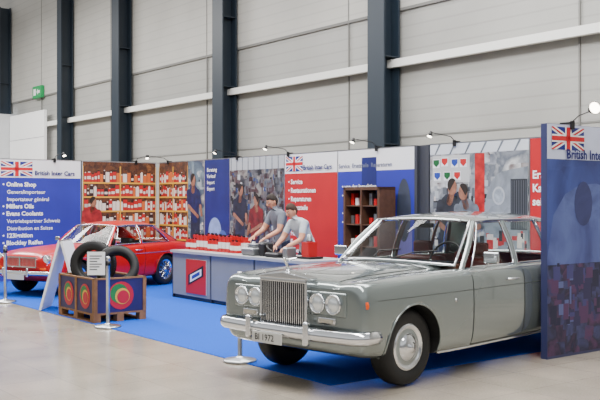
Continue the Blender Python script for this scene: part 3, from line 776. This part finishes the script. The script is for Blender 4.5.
tube('steering_wheel',[(-1.1-.05*sin(a),.30+.18*cos(a),.86+.17*sin(a)) for a in [2*pi*i/28 for i in range(28)]],.01,black,coupe,cyclic=True)

# ------------------------------------------------------------ counter
cgrey=M('counter_grey',(128,130,134),.5,noise=.06,nscale=3); ctop=M('counter_top',(168,168,170),.4); cdark=M('counter_dark',(48,50,56),.5)
ct=group('sales_counter',SP(7.3,2.5),BA)
L=3.7
lst=[((-.03,-.03,.77),(L+.03,.80,.812),1)]
x=0
while x<L-.1:
    lst.append(((x+.015,0,.07),(x+1.2,.025,.765),0)); lst.append(((x-.012,.0,.007),(x+.012,.04,.77),2)); lst.append(((x-.012,.74,.007),(x+.012,.78,.77),2)); x+=1.2333
lst+= [((L-.02,0,.007),(L,.04,.77),2),((L-.02,.74,.007),(L,.78,.77),2),((0,.03,.07),(.02,.74,.765),0),((L-.02,.03,.07),(L,.74,.765),0),((.02,.03,.007),(L-.02,.7,.07),2)]
boxes('counter_body',lst,(cgrey,ctop,cdark),ct)
po=group('product_poster',SP(6.84,2.492),BA)
p=Print(); p.rect(0,.12,.64,.68,M('poster_red',(186,14,24),.5),1); p.poly([(.08,.25),(.56,.42),(.56,.60),(.08,.42)],M('poster_black',(18,18,22)),2); p.poly([(.14,.30),(.5,.43),(.5,.54),(.14,.42)],white,3)
p.poly([(.2,.35),(.45,.44),(.45,.50),(.2,.41)],M('poster_blue',(22,44,146)),4); p.make(po)
box('backing',(0,0,.12),(.64,.006,.68),white,po)
tn=group('oil_tins',SP(7.27,2.75,.812),BA)
lst=[]
for r in range(4):
    for i in range(11 if r>1 else 14):
        if r==1 and i%5==4: continue
        x=i*.115+random.uniform(-.01,.01); y=r*.13; h=.25 if (i//3+r)%2 else .18
        lst.append(((x,y,0),(x+.09,y+.08,h),0)); lst.append(((x-.001,y-.002,h*.25),(x+.091,y+.082,h*.65),1)); lst.append(((x+.02,y+.02,h),(x+.05,y+.05,h+.025),2))
boxes('tins',lst,(M('tin_red',(186,16,22),.35),M('tin_white',(225,222,220),.4),black),tn)
alu=M('cast_aluminium',(140,142,145),.4,metal=.8); dk=M('dark_iron',(40,40,44),.45,metal=.5)
pt=group('engine_parts',SP(5.35,2.55,.812),BA)
boxes('housings',[((0,.05,0),(.32,.3,.12),0),((.36,.12,0),(.5,.32,.2),1),((.62,.05,0),(.95,.26,.07),1),((1.0,.1,0),(1.1,.3,.16),0),((.05,.34,0),(.28,.42,.2),1)],(alu,dk),pt).modifiers.new('b','BEVEL').width=.02
lathe('pulley',[(0.001,0),(.09,0),(.1,.02),(.08,.03),(.1,.04),(.09,.06),(.03,.06),(.03,.09),(.001,.09)],(alu,),None,pt,n=24,loc=(.16,.18,.12))
lathe('filter',[(0.001,0),(.045,0),(.05,.02),(.05,.12),(.03,.14),(.001,.14)],(M('filter_orange',(220,90,30)),),None,pt,n=20,loc=(.80,.36,0))
tube('hose',[(.5,.2,.12),(.56,.15,.16),(.62,.12,.12),(.68,.16,.07)],.02,black,pt)
pc=group('carburettor_display',SP(4.1,2.9,.812),BA)
boxes('base',[((-.1,-.12,0),(.25,.12,.03),1),((.0,-.08,.03),(.16,.08,.24),0),((-.06,-.05,.08),(.0,.05,.18),2)],(M('enamel_red',(176,18,22),.35),black,alu),pc)
lathe('dashpot',[(0.001,0),(.05,0),(.05,.03),(.035,.05),(.03,.11),(.001,.12)],(alu,),None,pc,n=20,loc=(.08,0,.24))
cb=group('display_cabinet',SP(4.96,4.33,.007),BA)
wd_=M('dark_wood',(82,54,38),.5,noise=.25,nscale=12); sh=M('cabinet_glass_back',(130,136,140),.5)
lst=[((0,0,0),(.05,.34,1.86),0),((.82,0,0),(.87,.34,1.86),0),((0,0,1.81),(.87,.34,1.86),0),((0,0,.012),(.87,.34,.08),0),((.42,0,.08),(.45,.33,1.81),0),((.05,.31,.08),(.82,.33,1.81),1)]
for z in (.5,.9,1.25,1.55): lst.append(((.05,.02,z),(.82,.31,z+.02),0))
for z in (.52,.92,1.27,1.57):
    x=.08
    while x<.75:
        if not .36<x<.46:
            h=random.uniform(.1,.2); lst.append(((x,.1,z),(x+.07,.2,z+h),random.choice([2,3,4])))
        x+=.11
boxes('cabinet',lst,(wd_,sh,MATS['tin_red'],alu,MATS['tin_white']),cb)

# ------------------------------------------------------------ stanchions
for i,(x,y) in enumerate([(-4.78,14.6),(-2.50,11.72),(-.617,9.25)]):
    g=group('barrier_post' if i==0 else 'barrier_post.%03d'%i,(x,y,.0065))
    lathe('post',[(0.001,0),(.175,0),(.175,.012),(.16,.022),(.05,.04),(.03,.05),(.025,.06),(.025,.84),(.033,.84),(.033,.90),(.025,.915),(0.001,.92)],(steel,),None,g,n=32)
    lathe('belt_cassette',[(.034,.80),(.036,.80),(.036,.86),(.034,.86)],(black,),None,g,n=24)
    if i==1:
        box('notice',(-.26,-.045,.68),(-.03,-.038,.98),M('paper',(238,238,236),.6),g)
        p=Print(); 
        for k in range(6): p.rect(-.23,.92-k*.035,-.07-(k%3)*.03,.933-k*.035,M('ink',(70,70,75)),0)
        q=p.make(g,'notice_print'); q.location=(0,-.047,0)
        box('notice_frame',(-.27,-.038,.67),(-.02,-.03,.99),black,g)

# ------------------------------------------------------------ pallet box (open top)
pb=group('pallet_box',(-2.76,12.05,0.0065),BA)
plw=M('pallet_wood',(132,92,58),.7,noise=.25,nscale=9); bl=M('crate_print_dark',(40,30,84),.5,noise=.2,nscale=4)
lst=[]
for y0 in (0.0,.34,.68): lst.append(((-1.2,y0,0),(0,y0+.1,.02),0))
for y0 in (0.0,.34,.68):
    for x0 in (-1.2,-.66,-.12): lst.append(((x0,y0,.02),(x0+.12,y0+.1,.10),0))
lst.append(((-1.2,0,.10),(0,.78,.125),0))
lst+= [((-1.19,.01,.125),(-.01,.03,.58),1),((-1.19,.75,.125),(-.01,.77,.58),1),((-1.19,.01,.125),(-1.17,.77,.58),1),((-.03,.01,.125),(-.01,.77,.58),1)]
lst.append(((-1.17,.03,.38),(-.03,.75,.405),0))
for z in (.575,):
    lst+=[((-1.2,0,z),(0,.035,z+.022),0),((-1.2,.745,z),(0,.78,z+.022),0),((-1.2,0,z),(-1.165,.78,z+.022),0),((-.035,0,z),(0,.78,z+.022),0)]
for x0 in (-1.2,-.62,-.05): lst.append(((x0,-.004,.12),(x0+.05,.02,.58),0))
for y0 in (0,.73): lst.append(((-.02,y0,.12),(.006,y0+.05,.58),0))
boxes('pallet_and_collars',lst,(plw,bl),pb)
def logo(px_,rot,loc,r=1):
    p=Print(); p.disc(0,0,.19*r,.19*r,M('logo_crimson',(186,22,44)),1); p.disc(-.03*r,.03*r,.13*r,.13*r,M('logo_green2',(36,120,56)),2); p.disc(.02*r,-.01*r,.11*r,.11*r,M('logo_gold',(214,170,60)),3); p.disc(.03*r,-.02*r,.09*r,.09*r,MATS['logo_crimson'],4)
    o=p.make(pb,px_); o.rotation_euler=(0,0,rot); o.location=loc
logo('logo_end',pi/2,(-.006,.40,.35)); logo('logo_front',0,(-.85,.006,.34),.9); logo('logo_front2',0,(-.30,.006,.34),.9)
def tyre(name,loc,rot,R=.33,wd=.19,rim=True):
    g=group(name,loc); g.rotation_euler=rot
    r0=R*.6; h=wd/2
    prof=[(r0,-h*.8),(r0+.03,-h*.95),(R*.82,-h),(R*.95,-h*.88),(R,-h*.6),(R,-h*.25),(R*.985,-h*.22),(R*.985,-h*.14),(R,-h*.11),(R,h*.11),(R*.985,h*.14),(R*.985,h*.22),(R,h*.25),(R,h*.6),(R*.95,h*.88),(R*.82,h),(r0+.03,h*.95),(r0,h*.8),(r0+.015,h*.4),(R*.88,h*.6),(R*.9,0),(R*.88,-h*.6),(r0+.015,-h*.4),(r0,-h*.8)]
    lathe('carcass',prof,(rubber,),None,g,n=48)
    n=60; v=[];f=[]
    for side in (-1,1):
        for i in range(n):
            a=2*pi*i/n; a2=a+.05
            b=len(v)
            for (aa,hh) in ((a,.3),(a2,.3),(a2+.03,.92),(a+.03,.92)):
                rr=R+.004 if hh<.5 else R*.962
                v.append((rr*cos(aa),rr*sin(aa),side*hh*h))
            f.append((b,b+1,b+2,b+3))
    pydata('tread',v,f,g,(M('tread_grey',(34,34,35),.8),))
    return g
PTOP=.4065+.006
def PB(x,y,z=0): 
    return Vector((-2.76,12.05,0))+U*(-x)+V*y+Vector((0,0,z))
c=PB(-.72,.32,PTOP+.335); tyre('car_tyre',c,(radians(86),0,radians(-8)),.33,.17)
c=PB(-.25,.46,PTOP+.318); tyre('car_tyre.001',c,(radians(70),0,radians(12)),.30,.17)

# ------------------------------------------------------------ A-board
ab=group('a_frame_sign',(-3.58,13.72,.0065),0)
for s in (-1,1):
    box('leaf_%d'%(s+2),(-.012,-.28,0),(.012,.28,1.05),white,ab,loc=(s*.30,0,.01),rot=(0,radians(-s*15.5),0))
    box('leaf_frame_%d'%(s+2),(-.016,-.30,0),(.016,-.27,1.07),white,ab,loc=(s*.30,0,.01),rot=(0,radians(-s*15.5),0))
    box('leaf_frame_b%d'%(s+2),(-.016,.27,0),(.016,.30,1.07),white,ab,loc=(s*.30,0,.01),rot=(0,radians(-s*15.5),0))
tube('hinge',[(0,-.3,1.04),(0,.3,1.04)],.014,steel,ab)

# ------------------------------------------------------------ people
skin=M('skin',(206,146,116),.5); jeans=M('jeans',(34,42,68),.8,noise=.15,nscale=20); shoe=M('shoe_leather',(24,20,18),.5)
def person(name,loc,rz,J,shirt,haircol,headpitch=.35,headyaw=0.0):
    g=group(name,loc,rz)
    J=dict(J); ch=Vector(J['chest']); nk=Vector(J['neck']); J['uchest']=tuple(ch.lerp(nk,.45))
    names=list(J.keys()); idx={k:i for i,k in enumerate(names)}
    E=[('pelvis','waist'),('waist','chest'),('chest','uchest'),('uchest','neck'),('neck','head'),
       ('uchest','sh_l'),('sh_l','el_l'),('el_l','wr_l'),('uchest','sh_r'),('sh_r','el_r'),('el_r','wr_r'),
       ('pelvis','hip_l'),('hip_l','kn_l'),('kn_l','an_l'),('an_l','toe_l'),('pelvis','hip_r'),('hip_r','kn_r'),('kn_r','an_r'),('an_r','toe_r')]
    R={'pelvis':(.155,.12),'waist':(.15,.115),'chest':(.175,.13),'uchest':(.13,.11),'neck':(.062,.062),'head':(.055,.055),'sh':(.080,.080),'el':(.052,.052),'wr':(.034,.034),'hip':(.10,.10),'kn':(.066,.066),'an':(.048,.048),'toe':(.042,.034)}
    rad=[R[n.split('_')[0]] for n in names]
    b=skinmesh('body',[J[n] for n in names],[(idx[a],idx[c]) for a,c in E],rad,g,(shirt,skin,jeans,shoe),2,idx['pelvis'],5)
    segs=[]
    for a,c in E:
        k=a.split('_')[0]
        if a in ('waist','chest') or (a=='uchest' and c!='neck') or (a,c)==('pelvis','waist'): L_=0
        elif (a,c)==('uchest','neck'): L_=0
        elif a=='neck': L_=1
        elif k=='sh': L_='arm'
        elif k=='el': L_=1
        elif k in('pelvis','hip','kn'): L_=2
        else: L_=3
        segs.append((Vector(J[a]),Vector(J[c]),L_))
    for p_ in b.data.polygons:
        best=9;bl_=0
        for A,B_,L_ in segs:
            d=B_-A; q=max(0,min(1,(p_.center-A).dot(d)/d.length_squared)); dd=(p_.center-(A+d*q)).length
            if L_ in(0,) : dd-=.05
            if dd<best:
                best=dd; bl_=(0 if q<.66 else 1) if L_=='arm' else L_
        p_.material_index=bl_; p_.use_smooth=True
    hg=bpy.data.objects.new('head',None); COL.objects.link(hg); hg.parent=g
    hd=Vector(J['head']); hg.location=hd+Vector((0,-.015,.055)); hg.rotation_euler=(headpitch,0,headyaw)
    def ell(nm,c,r,mat,seg=20,shape=None):
        bm=bmesh.new(); bmesh.ops.create_uvsphere(bm,u_segments=seg,v_segments=seg//2+4,radius=1)
        for v_ in bm.verts:
            x,y,z=v_.co
            if shape: x,y,z=shape(x,y,z)
            v_.co=(c[0]+x*r[0],c[1]+y*r[1],c[2]+z*r[2])
        me=bpy.data.meshes.new(nm); bm.to_mesh(me); bm.free()
        return addobj(nm,me,hg,(mat,),True)
    def sk_(x,y,z):
        if z<-.1:
            k=(-z-.1)/.9; x*=1-.34*k; y=y*(1-.22*k)-.12*k
        if y<0: y*=.95
        return x,y,z
    ell('skull',(0,0,0),(.076,.096,.120),skin,24,sk_)
    bm=bmesh.new(); bmesh.ops.create_uvsphere(bm,u_segments=32,v_segments=28,radius=1)
    def hl(y):
        if y<-.1: return lerp(.12,.50,min(1,(-y-.1)/.6))
        return lerp(.12,-.62,min(1,(y+.1)/.7))
    kill=[v_ for v_ in bm.verts if v_.co.z<hl(v_.co.y)-.10]
    bmesh.ops.delete(bm,geom=kill,context='VERTS')
    for v_ in bm.verts:
        x,y,z=v_.co; k=max(0,min(1,(z-hl(y)+.04)/.30)); f_=1.0+.11*k*k*(3-2*k)+.012*sin(x*23)*sin(y*19)*k
        x,y,z=sk_(x,y,z); v_.co=(x*.0765*f_,y*.0965*f_,z*.1205*f_)
    me=bpy.data.meshes.new('hair'); bm.to_mesh(me); bm.free(); addobj('hair',me,hg,(haircol,),True)
    for sx in (-1,1):
        ell('eye_%d'%(sx+2),(sx*.030,-.082,.004),(.013,.009,.008),M('eye_white',(225,225,222)),12)
        ell('iris_%d'%(sx+2),(sx*.030,-.0895,.004),(.006,.003,.006),M('iris',(40,30,24)),8)
        ell('brow_%d'%(sx+2),(sx*.030,-.086,.026),(.020,.007,.005),haircol,8)
        ell('ear_%d'%(sx+2),(sx*.077,.008,-.008),(.011,.018,.031),skin,12)
    ell('nose',(0,-.097,-.022),(.014,.022,.026),skin,12)
    ell('mouth',(0,-.093,-.060),(.025,.007,.007),M('lips',(150,70,64)),12)
    for s in ('l','r'):
        W_=Vector(J['wr_'+s]); D_=(W_-Vector(J['el_'+s])).normalized()
        D_=(D_+Vector((0,-.35,-.2))).normalized()
        side=D_.cross(Vector((0,0,1))).normalized(); dn=side.cross(D_).normalized()
        if dn.z>0: dn=-dn
        th=-1 if s=='l' else 1
        if side.x*th<0: side=-side
        vs=[W_-D_*.02,W_+D_*.045,W_+D_*.08]; es=[(0,1),(1,2)]; rr=[(.029,.024),(.038,.018),(.038,.016)]
        for k in range(4):
            off=.030-.020*k; ln=[.068,.078,.072,.055][k]
            base=W_+D_*.075+side*off; n0=len(vs)
            vs+= [base,base+D_*ln*.45+dn*.008,base+D_*ln*.8+dn*.026,base+D_*ln*.95+dn*.045]; es+=[(2,n0),(n0,n0+1),(n0+1,n0+2),(n0+2,n0+3)]; rr+=[.0095,.009,.008,.0065]
        n0=len(vs); bt=W_+D_*.03+side*.03
        vs+=[bt,bt+side*.025+D_*.025+dn*.008,bt+side*.033+D_*.055+dn*.02]; es+=[(1,n0),(n0,n0+1),(n0+1,n0+2)]; rr+=[.012,.0105,.008]
        skinmesh('hand_'+s,vs,es,rr,g,(skin,),1,0)
    return g
J1=dict(pelvis=(0,.06,.95),waist=(0,.03,1.10),chest=(0,-.03,1.30),neck=(0,-.11,1.50),head=(0,-.15,1.57),
  sh_l=(.17,-.07,1.41),el_l=(.23,-.14,1.15),wr_l=(.15,-.36,1.03),sh_r=(-.17,-.08,1.41),el_r=(-.23,-.20,1.16),wr_r=(-.15,-.42,1.05),
  hip_l=(.10,.06,.90),kn_l=(.11,.03,.48),an_l=(.12,.06,.09),toe_l=(.13,-.10,.04),hip_r=(-.10,.06,.90),kn_r=(-.12,.0,.48),an_r=(-.13,.04,.09),toe_r=(-.15,-.12,.04))
person('man_in_grey_tshirt',(-.32,15.0,.007),BA-.15,J1,M('tshirt_slate',(112,118,130),.8,noise=.12,nscale=12),M('hair_dark',(34,24,18),.8))
J2=dict(pelvis=(0,.10,.86),waist=(0,.06,1.00),chest=(0,-.05,1.18),neck=(0,-.17,1.36),head=(0,-.22,1.42),
  sh_l=(.17,-.12,1.28),el_l=(.23,-.20,1.03),wr_l=(.14,-.42,.92),sh_r=(-.17,-.13,1.28),el_r=(-.23,-.24,1.04),wr_r=(-.12,-.46,.92),
  hip_l=(.10,.10,.82),kn_l=(.11,-.08,.46),an_l=(.12,.08,.09),toe_l=(.13,-.08,.04),hip_r=(-.10,.10,.82),kn_r=(-.12,-.10,.46),an_r=(-.13,.06,.09),toe_r=(-.15,-.10,.04))
person('man_leaning_on_counter',(.06,14.42,.007),BA-.05,J2,M('tshirt_light',(186,194,200),.8,noise=.1,nscale=12),M('hair_brown',(58,38,26),.8),headpitch=.40)
